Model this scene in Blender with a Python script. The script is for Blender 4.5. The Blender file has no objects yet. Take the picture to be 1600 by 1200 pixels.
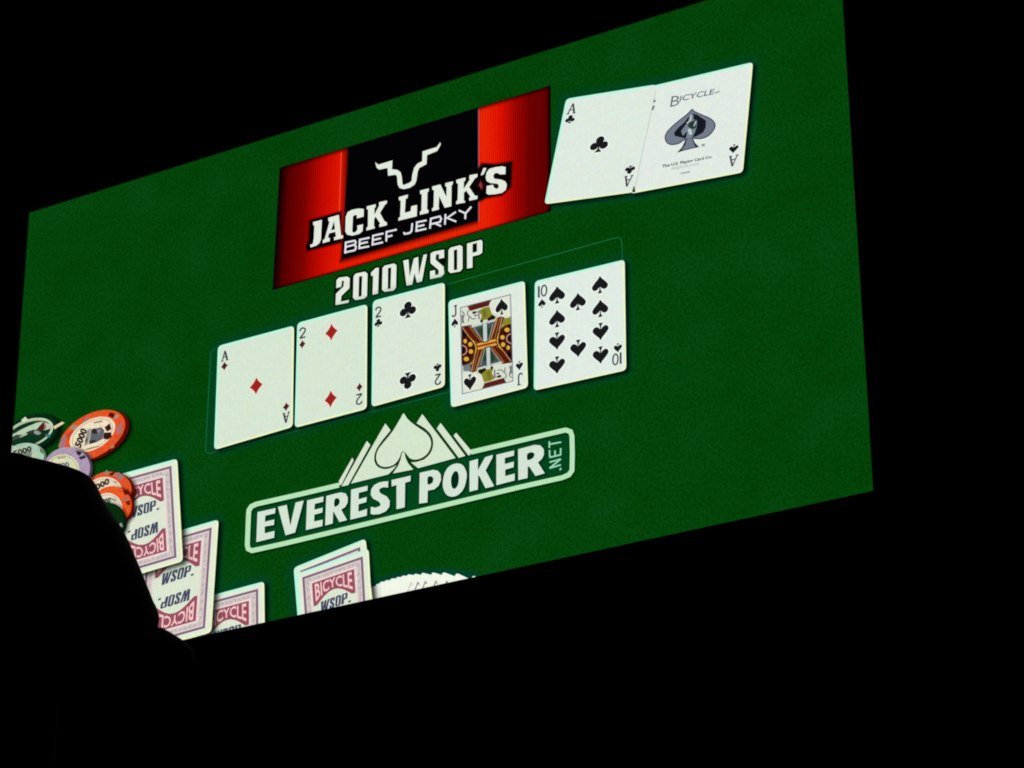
import bpy, bmesh, math, random
from mathutils import Matrix, Vector
from mathutils.geometry import tessellate_polygon
random.seed(7)
S = bpy.context.scene
COL = S.collection

# ------------------------------------------------------------------ camera
W, H = 6.4, 6.4 / 1.815            # picture area of the video screen, metres
ZC = 9.35                          # height of the screen's centre above the floor
CAM = (9.04031425, -7.74845127, 13.75058598)     # camera in screen axes (right, up, out)
RX = (0.8573773, -0.00561972, -0.51465392)
RY = (-0.21596411, -0.91189408, -0.34923117)
RZ = (-0.46718696, 0.41038715, -0.78305094)
FPX = 4430.0                       # focal length in pixels of the 1600 px wide photograph


def s2w(p):                        # screen axes -> world
    return Vector((p[0], -p[2], p[1]))


cam_d = bpy.data.cameras.new('camera')
cam = bpy.data.objects.new('camera', cam_d)
COL.objects.link(cam)
r, u, b = s2w(RX), -s2w(RY), -s2w(RZ)
M = Matrix((r, u, b)).transposed().to_4x4()
M.translation = s2w(CAM) + Vector((0, 0, ZC))
cam.matrix_world = M
cam_d.sensor_width = 36.0
cam_d.lens = 36.0 * FPX / 1600.0
cam_d.clip_start = 0.1
cam_d.clip_end = 300.0
S.camera = cam

# ------------------------------------------------------------------ light: a dark hall, lit by the screen alone
wd = bpy.data.worlds.new('World')
S.world = wd
wd.use_nodes = True
wd.node_tree.nodes['Background'].inputs[0].default_value = (0, 0, 0, 1)
wd.node_tree.nodes['Background'].inputs[1].default_value = 0.0
S.view_settings.view_transform = 'Standard'
S.view_settings.look = 'None'
S.view_settings.exposure = 0.0
S.view_settings.gamma = 1.0
S.cycles.filter_width = 1.9


# ------------------------------------------------------------------ pixel -> point on the screen's plane / on a ray
def ray(px, py):
    a, c = (px - 800.0) / FPX, (py - 600.0) / FPX
    return [RX[i] * a + RY[i] * c + RZ[i] for i in range(3)]


def P(p):
    d = ray(p[0], p[1])
    t = -CAM[2] / d[2]
    return (CAM[0] + d[0] * t, CAM[1] + d[1] * t)


def lin(c):
    return c / 12.92 if c <= 0.04045 else ((c + 0.055) / 1.055) ** 2.4


def L3(rgb):
    return tuple(lin(v / 255.0) for v in rgb) + (1.0,)


# ------------------------------------------------------------------ materials
def led_group():
    """brightness factor of the LED tiles: 16 mm columns and rows and a fine unevenness"""
    g = bpy.data.node_groups.new('led_tiles', 'ShaderNodeTree')
    g.interface.new_socket('Lines', in_out='INPUT', socket_type='NodeSocketFloat')
    g.interface.new_socket('Grain', in_out='INPUT', socket_type='NodeSocketFloat')
    g.interface.new_socket('Factor', in_out='OUTPUT', socket_type='NodeSocketFloat')
    g.interface.new_socket('Tint', in_out='OUTPUT', socket_type='NodeSocketColor')
    N, K = g.nodes, g.links
    gi, go = N.new('NodeGroupInput'), N.new('NodeGroupOutput')
    tc = N.new('ShaderNodeTexCoord')
    sp = N.new('ShaderNodeSeparateXYZ')
    K.new(tc.outputs['Object'], sp.inputs[0])

    def m(op, a, b_=None):
        n = N.new('ShaderNodeMath')
        n.operation = op
        for i, v in enumerate((a, b_)):
            if v is None:
                continue
            if isinstance(v, (int, float)):
                n.inputs[i].default_value = v
            else:
                K.new(v, n.inputs[i])
        return n.outputs[0]
    sx = m('SINE', m('MULTIPLY', sp.outputs[0], 2 * math.pi / 0.0165))
    sz = m('SINE', m('MULTIPLY', sp.outputs[2], 2 * math.pi / 0.0165))
    lines = m('MULTIPLY', m('ADD', sx, m('MULTIPLY', sz, 0.35)), gi.outputs['Lines'])
    nz = N.new('ShaderNodeTexNoise')
    nz.inputs['Scale'].default_value = 52.0
    nz.inputs['Detail'].default_value = 2.0
    nz.inputs['Roughness'].default_value = 0.8
    K.new(tc.outputs['Object'], nz.inputs['Vector'])
    gr = m('MULTIPLY', m('SUBTRACT', nz.outputs['Fac'], 0.5), gi.outputs['Grain'])
    K.new(m('ADD', m('ADD', lines, gr), 1.0), go.inputs[0])
    n2 = N.new('ShaderNodeTexNoise')          # slight colour unevenness between neighbouring tiles
    n2.inputs['Scale'].default_value = 26.0
    n2.inputs['Detail'].default_value = 2.0
    n2.inputs['Roughness'].default_value = 0.7
    K.new(tc.outputs['Object'], n2.inputs['Vector'])
    v1, v2 = N.new('ShaderNodeVectorMath'), N.new('ShaderNodeVectorMath')
    v1.operation = 'MULTIPLY'
    v1.inputs[1].default_value = (0.26, 0.14, 0.34)
    v2.operation = 'ADD'
    v2.inputs[1].default_value = (0.87, 0.93, 0.83)
    K.new(n2.outputs['Color'], v1.inputs[0])
    K.new(v1.outputs[0], v2.inputs[0])
    K.new(v2.outputs[0], go.inputs[1])
    return g


LED = led_group()
MATS = {}


def emit(rgb, lines=0.05, grain=0.12):
    """one colour shown by the LED screen"""
    key = (rgb, lines, grain)
    if key in MATS:
        return MATS[key]
    mt = bpy.data.materials.new('screen_colour_%d_%d_%d' % rgb)
    mt.use_nodes = True
    N, K = mt.node_tree.nodes, mt.node_tree.links
    N.clear()
    o, e, g = N.new('ShaderNodeOutputMaterial'), N.new('ShaderNodeEmission'), N.new('ShaderNodeGroup')
    g.node_tree = LED
    g.inputs['Lines'].default_value = lines
    g.inputs['Grain'].default_value = grain
    vm = N.new('ShaderNodeVectorMath')
    vm.operation = 'MULTIPLY'
    vm.inputs[0].default_value = L3(rgb)[:3]
    K.new(g.outputs['Tint'], vm.inputs[1])
    K.new(vm.outputs[0], e.inputs[0])
    K.new(g.outputs[0], e.inputs[1])
    K.new(e.outputs[0], o.inputs[0])
    MATS[key] = mt
    return mt


def fade(rgb, strength):
    """a shown colour that fades out towards the edge of its shape (uv.x = opacity)"""
    key = ('fade', rgb, strength)
    if key in MATS:
        return MATS[key]
    mt = bpy.data.materials.new('screen_fade_%d_%d_%d' % rgb)
    mt.use_nodes = True
    N, K = mt.node_tree.nodes, mt.node_tree.links
    N.clear()
    o, e, t, mx = (N.new('ShaderNodeOutputMaterial'), N.new('ShaderNodeEmission'),
                   N.new('ShaderNodeBsdfTransparent'), N.new('ShaderNodeMixShader'))
    uv, sp, ml = N.new('ShaderNodeUVMap'), N.new('ShaderNodeSeparateXYZ'), N.new('ShaderNodeMath')
    uv.uv_map = 'fade'
    ml.operation = 'MULTIPLY'
    ml.inputs[1].default_value = strength
    e.inputs[0].default_value = L3(rgb)
    K.new(uv.outputs[0], sp.inputs[0])
    K.new(sp.outputs[0], ml.inputs[0])
    K.new(ml.outputs[0], mx.inputs[0])
    K.new(t.outputs[0], mx.inputs[1])
    K.new(e.outputs[0], mx.inputs[2])
    K.new(mx.outputs[0], o.inputs[0])
    MATS[key] = mt
    return mt


def ramp(n, stops):
    cr = n.color_ramp
    while len(cr.elements) > 1:
        cr.elements.remove(cr.elements[-1])
    cr.elements[0].position = stops[0][0]
    cr.elements[0].color = L3(stops[0][1])
    for p, c in stops[1:]:
        el = cr.elements.new(p)
        el.color = L3(c)


def felt_material():
    mt = bpy.data.materials.new('screen_green_felt')
    mt.use_nodes = True
    N, K = mt.node_tree.nodes, mt.node_tree.links
    N.clear()
    o, e, g = N.new('ShaderNodeOutputMaterial'), N.new('ShaderNodeEmission'), N.new('ShaderNodeGroup')
    g.node_tree = LED
    g.inputs['Lines'].default_value = 0.05
    g.inputs['Grain'].default_value = 1.9
    tc = N.new('ShaderNodeTexCoord')
    n1 = N.new('ShaderNodeTexNoise')
    n1.inputs['Scale'].default_value = 2.2
    n1.inputs['Detail'].default_value = 5.0
    n1.inputs['Roughness'].default_value = 0.62
    K.new(tc.outputs['Object'], n1.inputs['Vector'])
    r1 = N.new('ShaderNodeValToRGB')
    ramp(r1, [(0.22, (2, 60, 3)), (0.42, (3, 66, 8)), (0.58, (5, 69, 12)), (0.8, (5, 72, 19))])
    K.new(n1.outputs['Fac'], r1.inputs[0])
    K.new(r1.outputs[0], e.inputs[0])
    K.new(g.outputs[0], e.inputs[1])
    K.new(e.outputs[0], o.inputs[0])
    return mt


def banner_material():
    """red sponsor field: bright beside the black block, dark towards its left and right ends"""
    mt = bpy.data.materials.new('screen_red_banner')
    mt.use_nodes = True
    N, K = mt.node_tree.nodes, mt.node_tree.links
    N.clear()
    o, e, g = N.new('ShaderNodeOutputMaterial'), N.new('ShaderNodeEmission'), N.new('ShaderNodeGroup')
    g.node_tree = LED
    g.inputs['Lines'].default_value = 0.3
    g.inputs['Grain'].default_value = 0.25
    uv, sp, r1 = N.new('ShaderNodeUVMap'), N.new('ShaderNodeSeparateXYZ'), N.new('ShaderNodeValToRGB')
    uv.uv_map = 'fade'
    ramp(r1, [(0.0, (30, 0, 0)), (0.035, (84, 0, 0)), (0.1, (122, 2, 0)), (0.17, (196, 10, 0)), (0.24, (228, 24, 2)),
              (0.5, (232, 34, 4)), (0.76, (232, 34, 4)), (0.81, (222, 18, 0)), (0.87, (156, 4, 0)), (0.92, (112, 0, 0)),
              (0.985, (96, 0, 0)), (1.0, (40, 0, 0))])
    K.new(uv.outputs[0], sp.inputs[0])
    K.new(sp.outputs[0], r1.inputs[0])
    K.new(r1.outputs[0], e.inputs[0])
    K.new(g.outputs[0], e.inputs[1])
    K.new(e.outputs[0], o.inputs[0])
    return mt


def solid(name, rgb, rough, bump=0.0, scale=40.0):
    mt = bpy.data.materials.new(name)
    mt.use_nodes = True
    N, K = mt.node_tree.nodes, mt.node_tree.links
    bs = N['Principled BSDF']
    tc, nz, rp = N.new('ShaderNodeTexCoord'), N.new('ShaderNodeTexNoise'), N.new('ShaderNodeValToRGB')
    nz.inputs['Scale'].default_value = scale
    nz.inputs['Detail'].default_value = 4.0
    K.new(tc.outputs['Object'], nz.inputs['Vector'])
    K.new(nz.outputs['Fac'], rp.inputs[0])
    rp.color_ramp.elements[0].color = tuple(v * 0.7 for v in rgb) + (1,)
    rp.color_ramp.elements[1].color = tuple(v * 1.3 for v in rgb) + (1,)
    K.new(rp.outputs[0], bs.inputs['Base Color'])
    bs.inputs['Roughness'].default_value = rough
    if bump:
        bp = N.new('ShaderNodeBump')
        bp.inputs['Strength'].default_value = bump
        K.new(nz.outputs['Fac'], bp.inputs['Height'])
        K.new(bp.outputs[0], bs.inputs['Normal'])
    return mt


# ------------------------------------------------------------------ 2-D shapes, given in photo pixels, drawn on the screen's plane
class Ink:
    """flat shapes of one colour, collected into one mesh on the screen"""

    def __init__(self):
        self.polys = []

    def poly(self, pts, op=None, hole=None):
        self.polys.append((list(pts), op, hole))
        return self

    def stroke(self, pts, w, w1=None, closed=False):
        n = len(pts)
        w1 = w if w1 is None else w1
        le, ri = [], []
        for i, p in enumerate(pts):
            a = pts[i - 1] if (i > 0 or closed) else None
            c = pts[(i + 1) % n] if (i < n - 1 or closed) else None
            ds = []
            for q0, q1 in ((a, p), (p, c)):
                if q0 is None or q1 is None:
                    continue
                dx, dy = q1[0] - q0[0], q1[1] - q0[1]
                k = math.hypot(dx, dy) or 1e-9
                ds.append((dx / k, dy / k))
            tx, ty = sum(d[0] for d in ds), sum(d[1] for d in ds)
            k = math.hypot(tx, ty) or 1e-9
            tx, ty = tx / k, ty / k
            cs = max(0.55, tx * ds[0][0] + ty * ds[0][1])
            hw = (w + (w1 - w) * i / max(1, n - 1)) / 2 / cs
            le.append((p[0] - ty * hw, p[1] + tx * hw))
            ri.append((p[0] + ty * hw, p[1] - tx * hw))
        for i in range(n if closed else n - 1):
            j = (i + 1) % n
            self.polys.append(([le[i], le[j], ri[j], ri[i]], None, None))
        return self


ROOTZ = ZC - H / 2
FINE = ('ornament', 'arch_lettering', 'initials', 'maker_lettering', 'numeral', 'letter_shadow', 'peak_shadow')   # too small to pick apart singly
PROUD = 0.0006


class Layer:
    """stacking order: each part laid on the screen sits a fraction of a millimetre above the last"""

    def __init__(self, start=0):
        self.n = start

    def next(self):
        self.n += 1
        return 0.004 + self.n * 0.00035


def build(name, ink, mat, parent, z, clip=True):
    bm = bmesh.new()
    z = 0.0008 + (z - 0.004) * 0.25          # the whole stack stays under a centimetre
    uvl = bm.loops.layers.uv.new('fade')
    for k, (pts, op, hole) in enumerate(ink.polys):
        loops = [[P(p) for p in pts]] + ([[P(p) for p in hole]] if hole else [])
        flat = [q for lp in loops for q in lp]
        ops = list(op) if op is not None else [1.0] * len(flat)
        zz = z + (k % 7) * 0.00001
        vs = [bm.verts.new((a, -zz, c + H / 2)) for a, c in flat]
        if len(flat) <= 4 and not hole:
            tris = [tuple(range(len(flat)))]
        else:
            tris = tessellate_polygon([[Vector((a, c, 0)) for a, c in lp] for lp in loops])
        for tri in tris:
            ar = sum(flat[tri[i]][0] * flat[tri[(i + 1) % len(tri)]][1] - flat[tri[(i + 1) % len(tri)]][0] * flat[tri[i]][1] for i in range(len(tri)))
            if abs(ar) < 1e-10:
                continue
            if ar < 0:
                tri = tri[::-1]
            try:
                f = bm.faces.new([vs[i] for i in tri])
            except ValueError:
                continue
            for lp, i in zip(f.loops, tri):
                lp[uvl].uv = (ops[i], 0.5)
    bmesh.ops.delete(bm, geom=[v for v in bm.verts if not v.link_faces], context='VERTS')
    if clip:
        e = 0.001
        for co, no in (((-W / 2 + e, 0, 0), (-1, 0, 0)), ((W / 2 - e, 0, 0), (1, 0, 0)), ((0, 0, e), (0, 0, -1)), ((0, 0, H - e), (0, 0, 1))):
            bmesh.ops.bisect_plane(bm, geom=bm.verts[:] + bm.edges[:] + bm.faces[:], plane_co=co, plane_no=no, clear_outer=True, dist=1e-7)
    me = bpy.data.meshes.new(name)
    bm.to_mesh(me)
    bm.free()
    if not me.polygons:
        return None
    me.materials.append(mat)
    ob = bpy.data.objects.new(name, me)
    COL.objects.link(ob)
    ob.parent = parent
    if name in FINE:
        ob['kind'] = 'stuff'
    return ob


def fr(x0, y0, k):                 # a traced patch of the photograph -> photo pixels
    return lambda pts: [(x0 + x * k, y0 + y * k) for x, y in pts]


def offset(pts, d):
    """grow a simple polygon by d pixels"""
    n = len(pts)
    ar = sum(pts[i][0] * pts[(i + 1) % n][1] - pts[(i + 1) % n][0] * pts[i][1] for i in range(n))
    s = 1 if ar > 0 else -1
    out = []
    for i in range(n):
        a, p, c = pts[i - 1], pts[i], pts[(i + 1) % n]
        n1, n2 = [], []
        k1 = math.hypot(p[0] - a[0], p[1] - a[1]) or 1e-9
        k2 = math.hypot(c[0] - p[0], c[1] - p[1]) or 1e-9
        n1 = ((p[1] - a[1]) / k1 * s, -(p[0] - a[0]) / k1 * s)
        n2 = ((c[1] - p[1]) / k2 * s, -(c[0] - p[0]) / k2 * s)
        nx, ny = n1[0] + n2[0], n1[1] + n2[1]
        k = math.hypot(nx, ny) or 1e-9
        nx, ny = nx / k, ny / k
        cs = max(0.6, nx * n1[0] + ny * n1[1])
        out.append((p[0] + nx * d / cs, p[1] + ny * d / cs))
    return out


def feather(ink, pts, d0, d1):
    a, c = offset(pts, d0), offset(pts, d1)
    ink.poly(a)
    n = len(a)
    for i in range(n):
        j = (i + 1) % n
        ink.poly([a[i], a[j], c[j], c[i]], [1, 1, 0, 0])
    return ink


def smooth(pts, n=4, closed=True):
    """Catmull-Rom through traced points"""
    m, out = len(pts), []
    for i in range(m if closed else m - 1):
        p0 = pts[i - 1] if (closed or i > 0) else pts[i]
        p1, p2 = pts[i], pts[(i + 1) % m]
        p3 = pts[(i + 2) % m] if (closed or i + 2 < m) else p2
        for k in range(n):
            t = k / n
            out.append(tuple(0.5 * (2 * p1[j] + (p2[j] - p0[j]) * t + (2 * p0[j] - 5 * p1[j] + 4 * p2[j] - p3[j]) * t * t
                                    + (3 * p1[j] - p0[j] - 3 * p2[j] + p3[j]) * t ** 3) for j in (0, 1)))
    if not closed:
        out.append(pts[-1])
    return out


def quad(Q):                       # Q = TL, TR, BR, BL in pixels ; (s, t) with t upwards
    tl, tr, br, bl = Q
    return lambda s, t: tuple((bl[j] * (1 - s) + br[j] * s) * (1 - t) + (tl[j] * (1 - s) + tr[j] * s) * t for j in (0, 1))


def rrect(Q, rad, inset=0.0):
    pts = offset(list(Q), -inset) if inset else list(Q)
    out = []
    for i in range(4):
        a, p, c = pts[i - 1], pts[i], pts[(i + 1) % 4]
        ka, kc = math.dist(a, p), math.dist(c, p)
        s0 = tuple(p[j] + (a[j] - p[j]) * rad / ka for j in (0, 1))
        s1 = tuple(p[j] + (c[j] - p[j]) * rad / kc for j in (0, 1))
        for k in range(6):
            t = k / 5
            out.append(tuple(s0[j] * (1 - t) ** 2 + 2 * p[j] * t * (1 - t) + s1[j] * t * t for j in (0, 1)))
    return out


def ellipse(c, a, b_, rot=0.0, n=40, a0=0.0, a1=360.0):
    out = []
    full = abs(a1 - a0) >= 360
    for i in range(n if full else n + 1):
        t = math.radians(a0 + (a1 - a0) * i / n)
        x, y = a * math.cos(t), b_ * math.sin(t)
        k = math.radians(rot)
        out.append((c[0] + x * math.cos(k) - y * math.sin(k), c[1] + x * math.sin(k) + y * math.cos(k)))
    return out


def mapped(pts, fn):
    return [fn(x, y) for x, y in pts]


# ---- suits and card letters in a unit box: x -0.5..0.5, y -0.5..0.5 (up)
DIAMOND = [(0, .5), (.1, .3), (.25, .13), (.4, 0), (.25, -.13), (.1, -.3), (0, -.5), (-.1, -.3), (-.25, -.13), (-.4, 0), (-.25, .13), (-.1, .3)]
SPADE_B = smooth([(0, .5), (.1, .36), (.28, .18), (.43, .0), (.46, -.14), (.38, -.27), (.24, -.3), (.1, -.22), (0, -.12),
                  (-.1, -.22), (-.24, -.3), (-.38, -.27), (-.46, -.14), (-.43, 0), (-.28, .18), (-.1, .36)], 3)
STEM = [(.02, -.05), (.035, -.3), (.13, -.5), (-.13, -.5), (-.035, -.3), (-.02, -.05)]


def suit(ink, kind, fn):
    if kind == 'd':
        ink.poly(mapped(DIAMOND, fn))
    elif kind == 's':
        ink.poly(mapped(SPADE_B, fn)).poly(mapped(STEM, fn))
    else:
        for c in ((0, .26), (-.27, -.1), (.27, -.1)):
            ink.poly(mapped(ellipse(c, .235, .235, n=18), fn))
        ink.poly(mapped([(-.08, .1), (.08, .1), (.1, -.15), (-.1, -.15)], fn)).poly(mapped([(.03, .0), (.05, -.3), (.2, -.5), (-.2, -.5), (-.05, -.3), (-.03, 0)], fn))
    return ink


def glyph(ink, ch, fn, w):
    """thin serifed card index letters, stroke width w in pixels"""
    def st(pts, ww=None, sm=False):
        q = smooth(pts, 4, False) if sm else pts
        ink.stroke(mapped(q, fn), ww or w)
    if ch == 'A':
        st([(-.36, -.47), (0, .5)], w * .75)
        st([(0, .5), (.36, -.47)], w * 1.3)
        st([(-.22, -.12), (.22, -.12)], w * .7)
        st([(-.5, -.47), (-.2, -.47)], w * .7)
        st([(.18, -.47), (.5, -.47)], w * .7)
    elif ch == '2':
        st([(-.36, .24), (-.3, .42), (0, .49), (.3, .38), (.32, .14), (.05, -.12), (-.36, -.44)], None, True)
        st([(-.38, -.44), (.4, -.44)], w)
    elif ch == 'J':
        st([(.18, .46), (.18, -.2), (.08, -.42), (-.18, -.48), (-.36, -.32)], None, True)
        st([(-.1, .46), (.4, .46)], w * .8)
    elif ch == '1':
        st([(0, .5), (0, -.5)])
    elif ch == '0':
        ink.stroke(mapped(ellipse((0, 0), .36, .46, n=20), fn), w, closed=True)


# ------------------------------------------------------------------ the hall: floor and black back wall
def struct(name, size, loc, mat):
    bm = bmesh.new()
    bmesh.ops.create_cube(bm, size=1.0)
    bmesh.ops.scale(bm, vec=size, verts=bm.verts)
    me = bpy.data.meshes.new(name)
    bm.to_mesh(me)
    bm.free()
    me.materials.append(mat)
    o = bpy.data.objects.new(name, me)
    COL.objects.link(o)
    o.location = loc
    o['kind'] = 'structure'
    return o


m_drape = solid('black_wall_paint', (0.006, 0.006, 0.006), 0.95, 0.2, 6)
m_floor = solid('black_floor_carpet', (0.008, 0.008, 0.009), 0.97, 0.3, 60)
m_case = solid('dark_metal_casing', (0.03, 0.03, 0.032), 0.6, 0.1, 80)
m_bez = solid('grey_added_bezel', (0.16, 0.16, 0.16), 0.7, 0.1, 90)
m_black = solid('matt_black_paint', (0.012, 0.012, 0.013), 0.8, 0.15, 70)
struct('floor', (40, 34, 0.2), (3, -14, -0.1), m_floor)
struct('back_wall', (40, 0.3, 16), (3, 0.95, 8), m_drape)

# ------------------------------------------------------------------ the video screen
screen = bpy.data.objects.new('video_screen', None)
COL.objects.link(screen)
screen.location = (0, 0, ROOTZ)
screen['label'] = 'large hanging video screen showing a green poker table with cards and sponsor logos'
screen['category'] = 'screen'


def boxes(name, bxs, mat, parent, bevel=0.0):
    bm = bmesh.new()
    for (x0, x1, y0, y1, z0, z1) in bxs:
        r_ = bmesh.ops.create_cube(bm, size=1.0)
        for v in r_['verts']:
            v.co = ((x0 + x1) / 2 + v.co.x * (x1 - x0), (y0 + y1) / 2 + v.co.y * (y1 - y0), (z0 + z1) / 2 + v.co.z * (z1 - z0))
    if bevel:
        bmesh.ops.bevel(bm, geom=bm.edges[:], offset=bevel, segments=2, affect='EDGES', profile=0.5)
    me = bpy.data.meshes.new(name)
    bm.to_mesh(me)
    bm.free()
    me.materials.append(mat)
    o = bpy.data.objects.new(name, me)
    COL.objects.link(o)
    o.parent = parent
    return o


casing = boxes('casing', [(-W / 2 - .012, W / 2 + .012, .012, .3, -.012, H + .012)], m_case, screen, .006)
for x0 in (-2.2, 2.0):
    boxes('wall_bracket', [(x0, x0 + .12, .298, .81, H * .2, H * .8)], m_case, screen, .008)
t_ = .011  # lip added round the picture to catch the screen's light as a pale line
boxes('added_bezel', [(-W / 2 - t_, -W / 2, -.012, .014, -t_, H + t_)], m_bez, screen)
boxes('added_bezel', [(W / 2, W / 2 + t_, -.012, .014, -t_, H + t_)], m_bez, screen)
boxes('added_bezel', [(-W / 2, W / 2, -.012, .014, H, H + t_)], m_bez, screen)
boxes('added_bezel', [(-W / 2, W / 2, -.012, .014, -t_, 0)], m_bez, screen)

# the picture's ground: green felt
bm = bmesh.new()
vs = [bm.verts.new(c) for c in ((-W / 2, 0, 0), (W / 2, 0, 0), (W / 2, 0, H), (-W / 2, 0, H), (-W / 2, .011, 0), (W / 2, .011, 0), (W / 2, .011, H), (-W / 2, .011, H))]
for f in ((0, 1, 2, 3), (7, 6, 5, 4), (4, 5, 1, 0), (5, 6, 2, 1), (6, 7, 3, 2), (7, 4, 0, 3)):
    bm.faces.new([vs[i] for i in f])
me = bpy.data.meshes.new('display_panel')
bm.to_mesh(me)
bm.free()
me.materials.append(felt_material())
panel = bpy.data.objects.new('display_panel', me)
COL.objects.link(panel)
panel.parent = screen
panel['label'] = 'green felt picture filling the video screen'

PALE = (226, 234, 220)
LOGO = (212, 229, 204)
BLK = (3, 2, 4)


def shadow_of(pts, parent, z, dx=5, dy=3.5, d0=-2, d1=5, rgb=(0, 10, 5), k=.85, halo=True, zh=None):
    if halo:
        build('glow', feather(Ink(), pts, 2, 17), fade((0, 66, 46), .45), parent, zh if zh else z - .0002)
    build('drop_shadow', feather(Ink(), [(x + dx, y + dy) for x, y in pts], d0, d1), fade(rgb, k), parent, z)


# ------------------------------------------------------------------ sponsor banner
ly = Layer(0)
BQ = [(437, 262.5), (859, 134.5), (859.5, 329.5), (426, 452)]
bq = quad(BQ)
ban = build('sponsor_banner', Ink().poly(offset(BQ, 1)), emit((14, 4, 2)), screen, ly.next())
ban['label'] = 'red and black sponsor banner with white horn emblem and lettering'
ink = Ink()
nb = 48
for i in range(nb):
    s0, s1 = i / nb, (i + 1) / nb
    ink.poly([bq(s0, 0), bq(s1, 0), bq(s1, 1), bq(s0, 1)], [s0, s1, s1, s0])
build('red_field', ink, banner_material(), ban, ly.next())
ink = Ink()
dk = 0.045
for (a, c) in (((0, 0), (1, 0)), ((0, 1), (1, 1))):
    t0, t1 = a[1], (.02 if a[1] == 0 else 1 - .035)
    ink.poly([bq(0, t0), bq(1, t0), bq(1, t1), bq(0, t1)], [1, 1, 0, 0])
for s0, s1 in ((0, .03), (1, .985)):
    ink.poly([bq(s0, 0), bq(s0, 1), bq(s1, 1), bq(s1, 0)], [1, 1, 0, 0])
build('dark_edge', ink, fade((8, 0, 0), .9), ban, ly.next())
c3, c4 = fr(470, 230, 170 / 1200), fr(630, 200, 170 / 1200)
BB = c3([(450, 30), (485, 10)]) + [(747, 169), (747, 347.5)] + c3([(418, 1262)])
BB = [(533.5, 232.8), (746.5, 168.2), (746.5, 347.5), (529.5, 409.5)]
ink = Ink()
q = quad(BB)
ink.poly([q(.018, .02), q(1, .02), q(1, 1), q(.05, 1)])
ink.poly([q(.0, .02), q(.018, .02), q(.05, 1), q(0, 1)], [.15, 1, 1, .15])
ink.poly([q(0, -.03), q(1, -.03), q(1, .02), q(0, .02)], [.0, .0, 1, 1])
build('black_block', ink, fade(BLK, 1.0), ban, ly.next())
build('block_edge', Ink().stroke([(746.8, 171), (747, 346)], 1.6), emit((104, 84, 104)), ban, ly.next())
build('block_edge', Ink().stroke([(532.5, 238), (529.5, 331)], 1.6), emit((244, 70, 40)), ban, ly.next())
# black surround of the lettering where it runs over the red
for g in (c3([(100, 815), (430, 722), (432, 1042), (72, 1130), (66, 1092), (92, 1030)]),
          c4([(810, 480), (868, 400), (1010, 410), (1185, 382), (1175, 640), (1085, 730), (895, 765), (862, 790), (815, 800)])):
    build('lettering_surround', feather(Ink(), g, 0.5, 4.5), fade((6, 0, 2), 1.0), ban, .004 + 6 * .00035)
ly.n = 6
build('red_gem', Ink().poly(c4([(818, 630), (852, 572), (882, 630), (866, 690)])), emit((92, 14, 26)), ban, ly.next())
build('red_gem', Ink().poly(c4([(832, 630), (852, 590), (860, 632), (860, 676)])), emit((150, 60, 66)), ban, ly.next())
JL = [
    c3([(130, 825), (228, 800), (222, 905), (218, 1010), (203, 1055), (165, 1085), (102, 1105), (98, 1077), (128, 1064), (138, 1010), (146, 866), (132, 858)]),
    c3([(298, 778), (415, 745), (438, 968), (462, 972), (460, 1002), (362, 1026), (362, 992), (383, 986), (376, 932), (306, 950), (294, 998), (316, 1000), (314, 1036), (236, 1058), (240, 1022), (258, 1014), (312, 820), (298, 812)]),
    c3([(690, 680), (688, 765), (612, 785), (614, 750), (595, 745), (570, 762), (562, 928), (578, 944), (605, 930), (620, 905), (618, 865), (682, 848), (676, 925), (640, 955), (565, 975), (508, 965), (486, 930), (490, 770), (512, 715), (560, 690), (630, 676)]),
    c3([(722, 652), (822, 628), (820, 662), (808, 668), (806, 745), (862, 640), (855, 628), (862, 605), (945, 588), (945, 618), (922, 635), (868, 725), (918, 815), (945, 830), (945, 860), (862, 880), (860, 850), (872, 842), (820, 765), (804, 792), (802, 868), (812, 880), (808, 895), (718, 918), (720, 888), (735, 875), (738, 685), (722, 685)]),
    c4([(-54, 762), (48, 733), (42, 772), (22, 782), (12, 935), (75, 918), (85, 862), (148, 848), (145, 972), (-58, 1022), (-56, 990), (-38, 980), (-32, 800), (-52, 795)]),
    c4([(180, 690), (278, 665), (276, 700), (262, 705), (258, 895), (274, 905), (272, 935), (178, 957), (180, 922), (196, 912), (200, 728), (182, 728)]),
    c4([(315, 645), (405, 622), (472, 762), (474, 650), (458, 640), (460, 608), (545, 588), (540, 622), (528, 632), (526, 862), (452, 880), (392, 750), (385, 875), (392, 880), (388, 898), (312, 917), (314, 885), (330, 875), (335, 685), (316, 682)]),
    c4([(580, 572), (682, 545), (680, 580), (664, 590), (662, 670), (730, 568), (722, 552), (728, 520), (815, 505), (812, 540), (786, 556), (722, 650), (785, 745), (815, 748), (812, 782), (724, 802), (722, 770), (738, 762), (690, 690), (664, 715), (664, 800), (680, 808), (676, 822), (578, 840), (580, 808), (596, 795), (600, 612), (582, 608)]),
    c4([(880, 440), (914, 442), (882, 510), (855, 525), (852, 515)]),
    c4([(1125, 430), (1122, 510), (1062, 512), (1035, 495), (1003, 500), (987, 530), (1003, 560), (1080, 570), (1122, 590), (1138, 625), (1128, 680), (1085, 715), (1010, 730), (935, 735), (912, 720), (915, 640), (985, 625), (1000, 660), (1028, 672), (1050, 650), (1042, 618), (1010, 612), (950, 605), (915, 585), (905, 545), (915, 490), (945, 450), (1010, 432), (1085, 422)]),
]
for k, g in enumerate(JL):
    build('letter', Ink().poly(g, None, c3([(362, 815), (372, 903), (328, 918)]) if k == 1 else None), emit(PALE), ban, .004 + 9 * .00035)
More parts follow.
